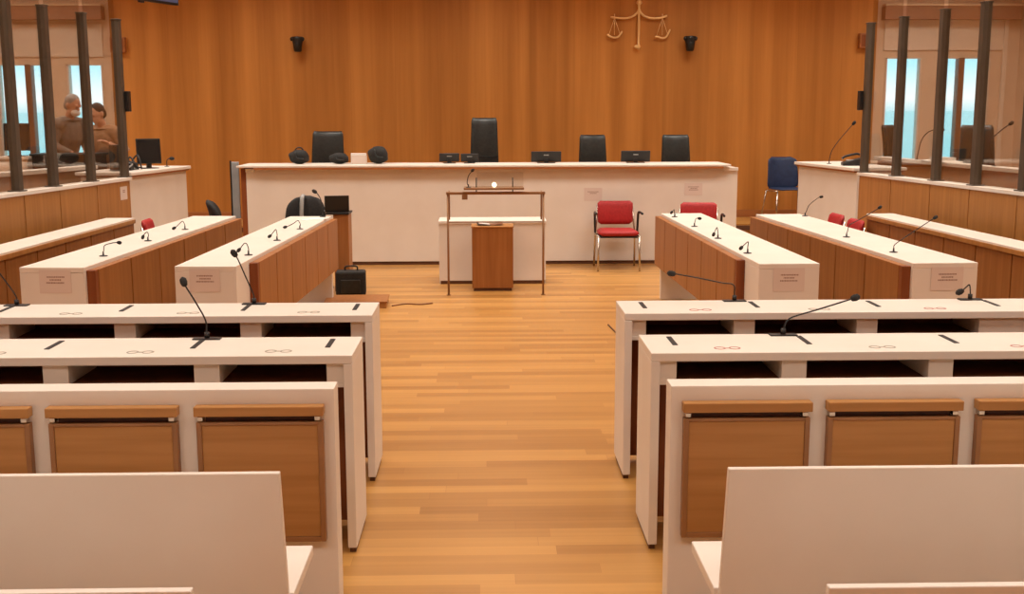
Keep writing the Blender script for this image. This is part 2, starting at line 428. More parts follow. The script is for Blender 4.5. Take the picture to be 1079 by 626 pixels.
# ---------------------------------------------------------------- side blocks (counsel desks)
def block(s, x0, y0, w, L, rz, ret, label):
    t = thing('counsel_desk', label, 'desk', (x0, y0, 0), rz, 'white counsel desks facing the middle')
    bx('worktop', (0, s * w, 0, L, TOP - .035, TOP), M['white'], t, .004)
    bx('near_pedestal', (0, s * w, 0, max(ret, .06), 0, TOP - .035), M['white'], t, .003)
    bx('far_pedestal', (0, s * w, L - .06, L, 0, TOP - .035), M['white'], t, .003)
    bx('side_post', (-s * .055, 0, ret, ret + .05, .33 if ret > .2 else .0, .793), M['darkwood'], t, .002)
    n = round((L - ret - .05) / .535); p = (L - ret - .05) / n
    for k in range(n):
        y = ret + .05 + k * p
        bx('wood_panel', (-s * .055, -s * .002, y + .007, y + p - .007, .33, .793), M['wood'], t, .002)
    bx('panel_backing', (-s * .002, s * .02, ret, L - .06, .34, TOP - .035), M['shelfwood'], t, 0)
    return t
B_LIN = block(-1, -1.557, 6.95, .385, 3.45, -R(2.1), .33, 'inner white counsel desk on the left, next to the open middle floor')
B_LOUT = block(-1, -2.489, 6.93, .405, 3.55, -R(2.6), .035, 'outer white counsel desk on the left, nearer the left dock')
B_RIN = block(1, 1.716, 6.94, .385, 3.62, R(.9), .36, 'inner white counsel desk on the right, carrying four small microphones')
B_ROUT = block(1, 2.69, 6.93, .42, 3.5, R(2.6), .035, 'outer white counsel desk on the right, nearer the right dock')

def side_bench(s, x0, y0, L, rz, label):
    t = thing('side_desk', label, 'desk', (x0, y0, 0), rz, 'narrow desks along the docks')
    bx('worktop', (0, s * .26, 0, L, .777, TOP), M['white'], t, .004)
    bx('front_lip', (-s * .012, 0, 0, L, .768, .802), M['dockwood'], t, .002)
    n = round(L / .525); p = L / n
    for k in range(n):
        bx('wood_panel', (s * .004, s * .03, k * p + .008, (k + 1) * p - .008, .06, .777), M['wood'], t, .002)
    bx('panel_backing', (s * .03, s * .045, 0, L, .0, .777), M['shelfwood'], t, 0)
    for y in (.05, L - .09): bx('support', (s * .045, s * .24, y, y + .04, 0, .777), M['white'], t, .002)
    return t
side_bench(-1, -3.345, 6.7, 3.62, -R(2.0), 'narrow white topped wooden desk along the front of the left dock')
side_bench(1, 3.765, 6.7, 3.75, R(2.8), 'narrow white topped wooden desk along the front of the right dock')

# ---------------------------------------------------------------- docks
def dock(s, p_far, ang, posts, L, label):
    """local y runs from the far end towards the viewer (negative), local x outward"""
    t = thing('glazed_dock', label, 'dock', (p_far[0], p_far[1], 0), ang, 'glazed docks')
    T = 1.12
    ys = [0] + [-p for p in posts[1:]]
    seams = ys + [-L]
    for a, b in zip(seams[:-1], seams[1:]):
        bx('wood_panel', (0, s * .05, b + .006, a - .006, .0, T - .02), M['dockwood'], t, .002)
        bx('glass_pane', (s * .048, s * .056, b + .04, a - .04, T + .012, 3.34), M['dockglass'], t, 0)
    bx('sill', (-s * .012, s * .14, -L, .03, T - .02, T + .012), M['white'], t, .003)
    for y in ys:
        p = bx('post', (s * .015, s * .085, y - .035, y + .035, T + .012, 2.66), M['bronze'], t, .004)
        bx('post_cap', (s * .011, s * .089, y - .039, y + .039, 2.66, 2.675), M['bronze'], p, .003)
        bx('post_foot', (-s * .004, s * .11, y - .055, y + .055, T + .012, T + .022), M['bronze'], p, .002)
    bx('lock_box', (-s * .035, s * .01, .0, .06, 1.78, 1.98), M['dark'], t, .006)
    return t
dock(-1, (-3.56, 11.34), -R(6.0), [0, .74, 1.47, 2.08, 2.8, 3.5], 4.4, 'wooden dock with tall glass panes and bronze posts on the left')
dock(1, (3.945, 11.79), R(5.8), [0, .735, 1.53, 2.22, 2.95, 3.7], 4.9, 'wooden dock with tall glass panes and bronze posts on the right')

def inner_rail(s, a, b, label):
    d = Vector((b[0] - a[0], b[1] - a[1])); L = d.length; rz = math.atan2(d.y, d.x)
    t = thing('dock_rail', label, 'rail', (a[0], a[1], .25), rz, 'rails inside the docks')
    bx('rail_front', (0, L, -.03, .03, 0, .93), M['dockwood'], t, .003)
    bx('rail_top', (0, L, -.08, .08, .93, .97), M['white'], t, .004)
    return t
inner_rail(-1, (-4.2, 12.1), (-4.85, 9.2), 'long wooden rail with pale top behind the glass of the left dock')
inner_rail(1, (4.9, 13.9), (5.3, 8.8), 'long wooden rail with pale top behind the glass of the right dock')

# ---------------------------------------------------------------- clerk desks
def clerk(s, x0, y0, rz, L, label):
    t = thing('clerk_desk', label, 'desk', (x0, y0, 0), rz, 'tall white clerk desks')
    bx('desk_front', (0, s * .03, 0, L, .03, 1.14), M['white'], t, .003)
    bx('kick_strip', (s * .006, s * .026, .01, L - .01, 0, .03), M['kick'], t, 0)
    bx('desk_top', (-s * .05, s * .55, -.02, L + .03, 1.14, 1.175), M['white'], t, .006)
    bx('top_edge', (-s * .035, s * .53, -.0, L + .01, 1.122, 1.14), M['lipwood'], t, .002)
    for y in (0, L - .04): bx('end_panel', (s * .03, s * .5, y, y + .04, 0, 1.122), M['white'], t, .003)
    return t
clerk(-1, -3.61, 11.43, -R(8), 1.47, 'tall white desk at the far end of the left dock, below the dark monitor')
clerk(1, 3.963, 11.9, R(6.7), 1.6, 'tall white desk at the far end of the right dock, beside the blue chair')

# ---------------------------------------------------------------- judges bench
t = thing('judges_bench', 'long white bench of the judges across the far end of the room', 'bench', (0, 13.08, 0))
bx('front_panel', (-2.77, 2.945, 0, .05, .04, 1.12), M['white'], t, .003)
bx('kick_strip', (-2.75, 2.925, .012, .05, 0, .04), M['kick'], t, 0)
bx('bench_top', (-2.86, 2.845, -.1, .62, 1.145, 1.168), M['white'], t, .005)
bx('top_edge', (-2.66, 2.76, -.098, .6, 1.12, 1.145), M['lipwood'], t, .002)
for a, b in ((-2.77, -2.67), (2.77, 2.945)):
    bx('end_cap', (a, b, -.03, 0, 1.09, 1.13), M['white'], t, .004)
bx('end_panel', (-2.83, -2.77, .0, .5, 0, 1.13), M['darkwood'], t, .003)
bx('end_panel', (2.885, 2.945, .05, .5, 0, 1.125), M['white'], t, .003)
t = thing('metal_stanchion', 'grey metal post panel standing at the left end of the judges bench', 'post', (-2.94, 13.3, 0))
bx('plate', (-.045, .045, -.012, .012, .02, 1.2), M['stanchion'], t, .006)
bx('frame_edge', (-.06, -.045, -.02, .02, .02, 1.215), M['dark'], t, .004)
bx('base', (-.08, .07, -.12, .12, 0, .02), M['dark'], t, .004)

# chairs of the judges
def judge_chair(loc, rz, ztop, w, label, seat=.47, group='black swivel armchairs of the judges', cat='chair'):
    t = thing('swivel_chair', label, cat, loc, rz, group)
    h = ztop - loc[2] - seat - .03
    bm = NB(); plate(bm, w * .88, w * 1.04, h, .07, .014, -.04, .03, 12, 20, Matrix.Translation((0, .24, seat + .03)) @ Matrix.Rotation(R(-5), 4, 'X'))
    bk = obj('backrest', bm, M['leather'], t, 0, True)
    bm = NB()
    for k in range(1, 7):
        z = seat + .03 + h * k / 13
        tube(bm, [(-w * .42, .205 + .014 * k / 7, z), (0, .165 + .01 * k / 7, z), (w * .42, .205 + .014 * k / 7, z)], .005, 6)
    obj('stitched_rib', bm, M['fabric'], bk, 0, True)
    obj('seat', plate(NB(), w, w, .48, .09, .08, .0, .0, 10, 10, Matrix.Translation((0, .24, seat)) @ Matrix.Rotation(R(90), 4, 'X')), M['leather'], t, 0, True)
    for s in (-1, 1):
        obj('armrest', tube(NB(), smooth_path([(s * w * .5, .22, seat + .02), (s * (w * .5 + .03), .2, seat + .18), (s * (w * .5 + .03), 0, seat + .21), (s * (w * .5 + .03), -.12, seat + .17), (s * w * .48, -.12, seat - .01)]), .016, 8), M['dark'], t, 0, True)
    obj('column', cyl(NB(), (0, 0), .028, .1, seat - .04), M['chrome'], t, 0, True)
    bm = NB(); bm2 = NB()
    for k in range(5):
        a = 2 * math.pi * k / 5 + .3
        tube(bm, [(0, 0, .1), (.28 * math.cos(a), .28 * math.sin(a), .065)], [.024, .016], 8)
        ball(bm2, (.28 * math.cos(a), .28 * math.sin(a), .028), .028, None, 10, 8)
    obj('star_base', bm, M['chrome'], t, 0, True); obj('castor_set', bm2, M['dark'], t, 0, True)
    return t
judge_chair((-.012, 14.15, .3), 0, 1.705, .37, 'black high-backed chair in the middle, taller than the others, behind the judges bench')
judge_chair((-2.0, 14.15, .3), 0, 1.54, .43, 'black chair at the left end of the judges bench, between two dark bags')
judge_chair((1.37, 14.15, .3), 0, 1.487, .37, 'black chair second from the right behind the judges bench, between two monitors')
judge_chair((2.435, 14.15, .3), 0, 1.485, .385, 'black chair at the right end behind the judges bench')

def monitor(loc, rz, w, h, label, tilt=8, group='dark screens on the judges bench', stand=.05):
    t = thing('desk_monitor', label, 'monitor', loc, rz, group)
    mt = Matrix.Translation((0, 0, stand)) @ Matrix.Rotation(R(-tilt), 4, 'X')
    hs = obj('housing', box(NB(), -w / 2, w / 2, -.014, .014, 0, h, mt), M['dark'], t, .006)
    obj('screen', box(NB(), -w / 2 + .012, w / 2 - .012, -.016, -.0142, .012, h - .012, mt), M['screen'], t)
    bx('stand_neck', (-.025, .025, .0, .03, .008, stand + .035), M['dark'], t, .003)
    bx('stand_foot', (-w * .3, w * .3, -.06, .08, 0, .008), M['dark'], t, .003)
    bm = box(NB(), -.03, .03, .0142, .0165, h * .62, h * .72, mt)
    obj('maker_plate', bm, M['grey'], t)
    return t
zb = 1.168
monitor((-.434, 13.52, zb), R(180 + 8), .24, .10, 'small dark screen left of the high-backed chair, left of a pair', 10, stand=.02)
monitor((-.188, 13.5, zb), R(180 - 4), .21, .095, 'small dark screen in front of the high-backed chair, right of a pair', 10, stand=.02)
monitor((.727, 13.5, zb), R(180), .36, .125, 'dark screen on the judges bench midway between the high-backed chair and its right neighbour', 10, stand=.015)
monitor((1.8, 13.5, zb), R(180), .35, .13, 'dark screen on the judges bench between the two right-hand chairs', 10, stand=.015)

def soft_bag(loc, rx, ry, rz_, label, handle=True):
    t = thing('black_bag', label, 'bag', loc, 0, 'dark bags on the judges bench')
    bm = ball(NB(), (0, 0, rz_ * .55), (rx, ry, rz_ * .55), None, 20, 14)
    for v in bm.verts:
        v.co.z = max(0, v.co.z); f = 1 + .1 * math.sin(9 * v.co.x / rx + 4 * v.co.z / rz_); v.co.x *= f; v.co.y *= f
    obj('body', bm, M['fabric'], t, 0, True)
    if handle: obj('handle', tube(NB(), smooth_path([(-rx * .45, 0, rz_ * .95), (-rx * .2, 0, rz_ * 1.22), (rx * .2, 0, rz_ * 1.22), (rx * .45, 0, rz_ * .95)]), .008, 8), M['dark'], t, 0, True)
    obj('strap', tube(NB(), smooth_path([(-rx * .3, -ry * .85, rz_ * .9), (-rx * .1, -ry * 1.08, rz_ * .5), (rx * .5, -ry * .98, rz_ * .42)]), .007, 8), M['leather'], t, 0, True)
    return t
soft_bag((-2.2, 13.4, zb), .125, .09, .155, 'dark rounded bag lying left of the leftmost judges chair on the bench')
soft_bag((-1.27, 13.42, zb), .125, .1, .19, 'dark rounded bag standing right of the white folder stack on the bench', False)
soft_bag((-1.73, 13.4, zb), .12, .08, .12, 'dark flat bag lying between the leftmost judges chair and the white folders', False)
t = thing('folder_stack', 'white folder stack between two dark bags on the judges bench', 'folders', (-1.5, 13.42, zb), R(6))
bx('box_file', (-.095, .085, -.03, .03, 0, .125), M['paperwhite'], t, .003)
bx('slim_folder', (-.085, .095, -.05, -.032, 0, .10), M['paper'], t, .002)
bx('slim_folder', (-.09, .09, .032, .05, 0, .115), M['paperwhite'], t, .002)

# ---------------------------------------------------------------- witness stand in the middle
t = thing('witness_table', 'small white table with closed front behind the wooden plinth', 'table', (.068, 11.55, 0))
bx('table_top', (-.56, .56, -.01, .43, .63, .66), M['white'], t, .004)
bx('front_panel', (-.553, .553, 0, .025, .035, .63), M['white'], t, .002)
bx('side_panel', (-.553, -.528, .025, .42, .0, .63), M['white'], t, .002)
bx('side_panel', (.528, .553, .025, .42, .0, .63), M['white'], t, .002)
bx('kick_strip', (-.54, .54, .005, .02, 0, .035), M['kick'], t, 0)
t = thing('wooden_plinth', 'tall narrow wooden box standing in the middle in front of the white table', 'plinth', (.066, 11.07, 0))
bx('body', (-.205, .205, 0, .3, .03, .635), M['wood'], t, .003)
bx('top_board', (-.212, .212, -.008, .308, .635, .65), M['dockwood'], t, .003)
bx('base', (-.19, .19, .015, .29, 0, .03), M['kick'], t, 0)
t = thing('open_folder', 'dark open folder lying on the wooden plinth', 'folder', (.04, 11.2, .65), R(4))
bm = NB(); box(bm, -.13, 0, -.07, .07, 0, .006, Matrix.Rotation(R(6), 4, 'Y')); obj('left_cover', bm, M['leather'], t, .002)
bm = NB(); box(bm, 0, .13, -.07, .07, 0, .006, Matrix.Rotation(R(-6), 4, 'Y')); obj('right_cover', bm, M['cane'], t, .002)
bm = NB(); box(bm, -.115, -.005, -.06, .06, .0065, .012, Matrix.Rotation(R(6), 4, 'Y')); obj('page_stack', bm, M['paper'], t, .001)
t = thing('witness_bar', 'thin bronze rail frame with small glass lectern around the plinth', 'railing', (.096, 10.83, 0))
for s in (-1, 1):
    p = obj('post', tube(NB(), [(s * .462, 0, .006), (s * .462, 0, .985)], .0105, 10), M['railmetal'], t, 0, True)
    obj('foot_disc', cyl(NB(), (s * .462, 0), .022, 0, .006), M['railmetal'], p)
    obj('side_rail', tube(NB(), [(s * .462, 0, .985), (s * .462, .42, .985), (s * .462, .42, .7)], .008, 8), M['railmetal'], t, 0, True)
bx('top_rail', (-.478, .478, -.022, .022, .982, 1.008), M['railmetal'], t, .003)
bx('clip_box', (-.325, -.27, -.03, -.006, .935, .982), M['railmetal'], t, .003)
obj('cross_rail', tube(NB(), [(-.462, .0, .715), (.462, .0, .715)], .005, 8), M['railmetal'], t, 0, True)
bx('lectern_shelf', (-.305, .272, -.09, .14, 1.032, 1.052), M['railmetal'], t, .003)
bx('glass_screen', (-.18, .272, .11, .117, 1.052, 1.19), M['clear'], t, 0)
for x in (-.185, .165):
    obj('shelf_bracket', tube(NB(), [(x, -.0, 1.0), (x, .0, 1.145)], .0055, 8), M['dark'], t, 0, True)
obj('lamp_button', ball(NB(), (-.012, .02, 1.074), (.022, .018, .022)), M['glint'], t, 0, True)

# ---------------------------------------------------------------- microphones
def mic(base, pts, label, group, kind='plate', head=.0155, rod=.0034, yaw=0, lean=0.):
    t = thing('gooseneck_microphone', label, 'microphone', base, 0, group)
    B = Vector(base); P = [Vector(p) - B for p in pts]
    if lean:
        zmax = max(p.z for p in P) or 1
        for i, p in enumerate(P): p.y += lean * i / (len(P) - 1)
    if kind == 'plate':
        bx('base_plate', (-.058, .058, -.022, .022, 0, .006), M['dark'], t, .002)
        obj('socket', cyl(NB(), (0, 0), .011, .006, .03), M['dark'], t, 0, True); z = .02
    else:
        obj('base_plate', lathe(NB(), [(.028, 0), (.028, .003), (.022, .006), (.008, .008)], seg=20), M['dark'], t, 0, True)
        obj('socket', cyl(NB(), (0, 0), .0065, .007, .032, 12, .005), M['dark'], t, 0, True); z = .025
    path = smooth_path([Vector((0, 0, z))] + P)
    obj('gooseneck', tube(NB(), path, rod, 8), M['dark'], t, 0, True)
    d = (path[-1] - path[-3]).normalized()
    e = path[-1]
    obj('head', tube(NB(), [e - d * head * 1.2, e - d * head * .9, e, e + d * head, e + d * head * 1.6], [head * .35, head * .75, head, head * .9, head * .3], 12), M['fabric'], t, 0, True)
    return t
G1 = 'long gooseneck microphones on the row desks'
def rows(b, pts, Y, lab, lean=0.):
    mic(b, [(x, Y, z) for x, z in pts], lab, G1, lean=lean)
rows((-2.325, 5.525, TOP), [(-2.325, .86), (-2.343, .904), (-2.397, .995), (-2.434, 1.066)], 5.525, 'bent gooseneck microphone at the far left end of the farther left row desk', -.03)
rows((-1.155, 5.525, TOP), [(-1.157, .868), (-1.185, .945), (-1.222, 1.045), (-1.236, 1.074)], 5.525, 'tall leaning microphone on the farther left row desk, before the inner counsel desk', -.03)
rows((-1.175, 4.65, TOP), [(-1.175, .85), (-1.18, .899), (-1.216, .969), (-1.258, 1.040), (-1.266, 1.056)], 4.65, 'tall leaning microphone on the nearer left row desk', .02)
rows((1.248, 5.53, TOP), [(1.247, .861), (1.242, .9), (1.182, .91), (1.06, .935), (.963, .952), (.935, .955)], 5.53, 'gooseneck microphone bent level towards the aisle on the farther right row desk', .03)
rows((1.262, 4.65, TOP), [(1.264, .845), (1.278, .877), (1.31, .896), (1.41, .924), (1.54, .963), (1.572, .972)], 4.65, 'gooseneck microphone bent outward over the nearer right row desk', .03)
rows((2.445, 5.53, TOP), [(2.445, .851), (2.441, .892), (2.430, .884), (2.412, .864), (2.402, .856)], 5.53, 'short hooked microphone on the farther right row desk', .02)
G2 = 'small gooseneck microphones on the counsel desks'
def blk(b, pts, lab, lean=-.02):
    mic((b[0], b[1], TOP), [(x, b[1], z) for x, z in pts], lab, G2, 'disc', .0125, .0032, lean=lean)
blk((-2.555, 7.49), [(-2.55, .858), (-2.541, .89), (-2.493, .906), (-2.455, .91), (-2.44, .91)], 'small microphone nearest the viewer on the outer left counsel desk')
blk((-2.526, 8.395), [(-2.521, .858), (-2.523, .881), (-2.537, .881), (-2.552, .862), (-2.556, .851)], 'small microphone in the middle of the outer left counsel desk')
blk((-2.47, 9.228), [(-2.471, .858), (-2.484, .887), (-2.505, .872), (-2.538, .842), (-2.552, .833)], 'small hooked microphone farthest away on the outer left counsel desk')
blk((-1.593, 7.503), [(-1.592, .862), (-1.602, .894), (-1.618, .897), (-1.641, .868), (-1.651, .856)], 'small hooked microphone nearest the viewer on the inner left counsel desk')
blk((-1.564, 8.386), [(-1.562, .863), (-1.568, .9), (-1.582, .888), (-1.604, .86), (-1.612, .853)], 'small hooked microphone in the middle of the inner left counsel desk')
blk((-1.53, 9.225), [(-1.525, .855), (-1.543, .888), (-1.575, .868), (-1.625, .843), (-1.645, .837)], 'small hooked microphone farthest away on the inner left counsel desk')
blk((1.725, 10.175), [(1.722, .858), (1.719, .884), (1.706, .875), (1.694, .862)], 'small microphone farthest from the viewer on the inner right counsel desk')
blk((1.743, 9.293), [(1.746, .855), (1.752, .883), (1.765, .888), (1.778, .887)], 'small microphone bent outward, second farthest on the inner right counsel desk')
blk((1.752, 8.382), [(1.75, .87), (1.742, .901), (1.73, .885), (1.716, .853)], 'small hooked microphone second nearest on the inner right counsel desk')
blk((1.766, 7.471), [(1.766, .862), (1.766, .896), (1.744, .882), (1.718, .858)], 'small hooked microphone nearest the viewer on the inner right counsel desk')
blk((2.764, 7.483), [(2.764, .849), (2.769, .872), (2.814, .907), (2.914, .978), (3.026, 1.054)], 'long leaning microphone nearest the viewer on the outer right counsel desk')
blk((2.747, 8.432), [(2.752, .861), (2.765, .911), (2.814, .94), (2.899, .99), (2.983, 1.044)], 'long leaning microphone in the middle of the outer right counsel desk')
blk((2.93, 10.2), [(2.94, .861), (2.965, .922), (3.04, .985), (3.065, .995)], 'microphone at the far end of the outer right counsel desk beside the red chairs')
G3 = 'single microphones elsewhere in the room'
mic((-.165, 10.80, 1.052), [(-.175, 10.80, 1.085), (-.175, 10.80, 1.12), (-.16, 10.80, 1.17), (-.125, 10.80, 1.215)], 'thin microphone on the small glass lectern shelf', G3, 'disc', .014, .0045)
mic((3.96, 12.9, 1.175), [(3.965, 12.9, 1.24), (3.99, 12.9, 1.33), (4.07, 12.9, 1.45), (4.17, 12.9, 1.57), (4.225, 12.9, 1.635)], 'long leaning microphone on the tall white desk beside the right dock', G3, 'disc', .02, .005)
mic((-3.56, 12.68, 1.175), [(-3.56, 12.68, 1.22), (-3.555, 12.68, 1.25), (-3.53, 12.68, 1.265), (-3.505, 12.68, 1.265)], 'short microphone on the tall white desk beside the left dock', G3, 'disc', .02, .005)
mic((4.98, 12.9, 1.22), [(4.99, 12.9, 1.3), (5.02, 12.9, 1.44), (5.09, 12.9, 1.53), (5.19, 12.9, 1.565), (5.25, 12.9, 1.56)], 'arched microphone on the rail behind the glass of the right dock', G3, 'disc', .02, .006)
mic((5.11, 11.2, 1.22), [(5.085, 11.2, 1.32), (5.05, 11.2, 1.43), (5.065, 11.2, 1.49), (5.16, 11.2, 1.58), (5.25, 11.2, 1.645)], 'leaning microphone in front of the dark chair behind the right dock glass', G3, 'disc', .02, .006)

# ---------------------------------------------------------------- chairs
def red_chair(loc, rz, label):
    t = thing('red_armchair', label, 'chair', loc, rz, 'red visitor armchairs')
    obj('backrest', plate(NB(), .41, .40, .27, .04, .035, -.035, .012, 14, 10, Matrix.Translation((0, .24, .49)) @ Matrix.Rotation(R(-8), 4, 'X')), M['red'], t, 0, True)
    obj('seat', plate(NB(), .46, .43, .44, .06, .07, -.0, .0, 12, 12, Matrix.Translation((0, .22, .425)) @ Matrix.Rotation(R(90), 4, 'X')), M['red'], t, 0, True)
    bx('seat_pan', (-.21, .21, -.19, .2, .375, .395), M['dark'], t, .005)
    for s in (-1, 1):
        obj('leg', tube(NB(), [(s * .235, -.2, .0), (s * .228, -.18, .4)], .011, 8), M['chrome'], t, 0, True)
        obj('leg', tube(NB(), [(s * .235, .27, .0), (s * .228, .21, .4), (s * .215, .235, .52), (s * .2, .27, .70)], .011, 8), M['chrome'], t, 0, True)
        obj('armrest', tube(NB(), smooth_path([(s * .24, .1, .41), (s * .245, .1, .52), (s * .248, .09, .62), (s * .252, .05, .645), (s * .256, -.06, .648), (s * .258, -.18, .645)]), .0135, 8, True, 1.), M['dark'], t, 0, True)
        obj('seat_rail', tube(NB(), [(s * .228, -.18, .39), (s * .228, .21, .39)], .011, 8), M['chrome'], t, 0, True)
    return t
# backs are towards local +y, so chairs facing the viewer keep rz = 0
RC = red_chair((1.49, 12.63, 0), 0, 'red armchair standing alone in front of the judges bench, fully visible')
dup(RC, (2.37, 12.35, 0), R(-8), 'red armchair half hidden behind the far end of the inner right counsel desk')
dup(RC, (3.24, 11.05, 0), R(-90), 'red chair behind the outer right counsel desk, nearer the tall white desk')
dup(RC, (3.24, 10.46, 0), R(-90), 'red chair behind the outer right counsel desk, nearer the right dock desk')
dup(RC, (-2.98, 10.78, 0), R(96), 'red chair peeking out behind the outer left counsel desk')

t = thing('blue_chair', 'dark blue shell chair on the raised floor right of the judges bench', 'chair', (4.12, 15.2, .3), R(10))
sh = NB(); plate(sh, .42, .46, .44, .022, .07, -.06, .015, 14, 12, Matrix.Translation((0, .22, .42)) @ Matrix.Rotation(R(-6), 4, 'X'))
obj('back_shell', sh, M['blue'], t, 0, True)
obj('seat_shell', plate(NB(), .46, .44, .44, .024, .08, .0, .0, 12, 12, Matrix.Translation((0, .22, .435)) @ Matrix.Rotation(R(90), 4, 'X')), M['blue'], t, 0, True)
for s in (-1, 1):
    obj('leg', tube(NB(), [(s * .27, -.24, 0), (s * .235, -.17, .415)], .011, 8), M['chrome'], t, 0, True)
    obj('leg', tube(NB(), [(s * .27, .26, 0), (s * .235, .18, .415)], .011, 8), M['chrome'], t, 0, True)
    obj('seat_rail', tube(NB(), [(s * .235, -.17, .41), (s * .235, .18, .41)], .011, 8), M['chrome'], t, 0, True)
bx('tablet_bracket', (.23, .33, -.05, .03, .43, .45), M['dark'], t, .004)

# office chair and small things behind the inner left counsel desk
def office_chair(loc, rz, label, w=.46, stripe=True):
    t = thing('office_chair', label, 'chair', loc, rz, 'dark office chairs behind the left counsel desk')
    bm = NB(); plate(bm, w * .78, w, .42, .06, .15, -.06, .03, 16, 16, Matrix.Translation((0, .22, .52)) @ Matrix.Rotation(R(-6), 4, 'X'))
    b = obj('backrest', bm, M['fabric'], t, 0, True)
    if stripe:
        obj('back_band', tube(NB(), smooth_path([(-.035, .195, .53), (-.035, .155, .7), (-.035, .19, .9), (-.035, .25, .945)]), .021, 8, True, .4), M['grey'], b, 0, True)
    obj('seat', plate(NB(), .46, .44, .44, .08, .09, 0, 0, 10, 10, Matrix.Translation((0, .22, .45)) @ Matrix.Rotation(R(90), 4, 'X')), M['fabric'], t, 0, True)
    obj('column', cyl(NB(), (0, 0), .025, .09, .42), M['chrome'], t, 0, True)
    obj('back_post', tube(NB(), [(0, .1, .42), (0, .27, .44), (0, .275, .6)], .018, 8), M['dark'], t, 0, True)
    bm = NB(); bm2 = NB()
    for k in range(5):
        a = 2 * math.pi * k / 5 + .3
        tube(bm, [(0, 0, .1), (.27 * math.cos(a), .27 * math.sin(a), .065)], [.024, .016], 8)
        ball(bm2, (.27 * math.cos(a), .27 * math.sin(a), .028), .028, None, 10, 8)
    obj('star_base', bm, M['dark'], t, 0, True); obj('castor_set', bm2, M['dark'], t, 0, True)
    return t
office_chair((-1.83, 11.15, 0), R(-4), 'round-backed dark office chair with a grey band behind the inner left counsel desk')
office_chair((-2.4, 10.95, 0), R(100), 'dark office chair seen edge-on left of the round-backed one', .40, False)

t = thing('wooden_stand', 'narrow wooden stand carrying a laptop beyond the inner left counsel desk', 'stand', (-1.43, 11.1, 0))
bx('stand_body', (-.08, .07, 0, .26, .0, .77), M['wood'], t, .003)
bx('stand_top', (-.15, .08, -.02, .28, .77, .79), M['dark'], t, .003)
t = thing('laptop', 'dark open laptop on the narrow wooden stand behind the left counsel desk', 'laptop', (-1.49, 11.22, .79), R(190))
bx('keyboard_base', (-.12, .12, -.06, .09, 0, .014), M['grey'], t, .003)
obj('lid', box(NB(), -.12, .12, .08, .09, .014, .18, Matrix.Translation((0, 0, 0)) @ Matrix.Rotation(R(-8), 4, 'X')), M['dark'], t, .003)
obj('screen', box(NB(), -.11, .11, .077, .0795, .024, .17, Matrix.Rotation(R(-8), 4, 'X')), M['screen'], t)
mic((-1.5, 10.32, TOP), [(-1.5, 10.32, .88), (-1.51, 10.32, .97), (-1.54, 10.32, 1.03), (-1.565, 10.32, 1.05)], 'upright microphone at the far end of the inner left counsel desk beside the office chair', G3, 'disc', .018, .0045)
t = tag(obj('paper_sheets', box(box(NB(), -.11, .08, -.09, .08, 0, .004), -.06, .12, -.07, .1, .004, .007, Matrix.Rotation(R(14), 4, 'Z')), M['paperwhite']), 'loose white papers at the far end of the inner left counsel desk', 'papers')
t.location = (-1.55, 10.08, TOP); t.rotation_euler = (0, 0, R(20))
t = thing('black_case', 'black case standing on the floor beyond the inner left counsel desk', 'case', (-1.3, 10.9, 0), R(4))
bx('body', (-.17, .12, -.09, .09, .0, .24), M['fabric'], t, .02)
bx('side_pocket', (-.12, .07, -.105, -.088, .03, .16), M['leather'], t, .006)
obj('handle', tube(NB(), smooth_path([(-.08, 0, .24), (-.07, 0, .28), (.03, 0, .28), (.04, 0, .24)]), .008, 8), M['dark'], t, 0, True)
t = thing('floor_box', 'flat wooden floor box lying near the aisle beyond the left row desks', 'box', (-1.2, 10.3, 0), R(2))
bx('body', (-.28, .28, -.2, .2, 0, .05), M['dockwood'], t, .003)
bx('lid', (-.29, .29, -.21, .21, .05, .062), M['wood'], t, .002)
t = obj('floor_cable', tube(NB(), smooth_path([(-.87, 10.2, .006), (-.75, 10.3, .006), (-.62, 10.27, .006), (-.5, 10.33, .006)]), .006, 8), M['cane'], None, 0, True)
tag(t, 'thin brown cable lying on the floor beside the flat wooden box', 'cable')
for nm, pts, lb in (('floor_cable', [(-1.42, 8.9, .006), (-1.34, 9.4, .006), (-1.22, 9.8, .006), (-1.2, 10.0, .006)], 'dark cable running from the inner left counsel desk to the flat box'),
                    ('floor_cable', [(1.03, 6.2, .006), (.98, 7.4, .006), (1.06, 8.4, .006), (1.02, 9.2, .006)], 'dark cable on the floor beside the inner right counsel desk')):
    tag(obj(nm, tube(NB(), smooth_path(pts), .006, 8), M['kick'], None, 0, True), lb, 'cable')

# ---------------------------------------------------------------- things on the clerk desks
monitor((-3.64, 12.3, 1.175), R(40), .27, .27, 'upright dark monitor on the tall white desk beside the left dock', 3, 'screens on the side desks', .05)
t = thing('cable_bundle', 'tangle of dark cables and plugs beside the monitor on the left tall desk', 'cables', (-3.74, 11.93, 1.175))
for k in range(6):
    a = k * 1.1
    obj('cable', tube(NB(), smooth_path([(.0 + .02 * k, -.16 + .05 * k, .008), (.06 * math.cos(a), -.1 + .05 * k, .06 + .018 * k), (.07 * math.sin(a), -.02 + .05 * k, .05), (.05 * math.cos(a + 1), .06 + .04 * k, .008)]), .009, 8), M['grey'] if k % 3 == 0 else M['dark'], t, 0, True)
bx('plug_box', (-.05, .05, -.12, .14, 0, .075), M['dark'], t, .01)
t = thing('desk_loudspeaker', 'slim dark upright loudspeaker on the left tall desk beside the end post', 'loudspeaker', (-3.80, 11.7, 1.175), R(40))
bx('cabinet', (-.05, .05, -.06, .06, .01, .27), M['dark'], t, .008)
bx('grille', (-.042, .042, -.065, -.06, .03, .25), M['fabric'], t, .002)
bx('foot', (-.055, .055, -.065, .065, 0, .01), M['grey'], t, .002)
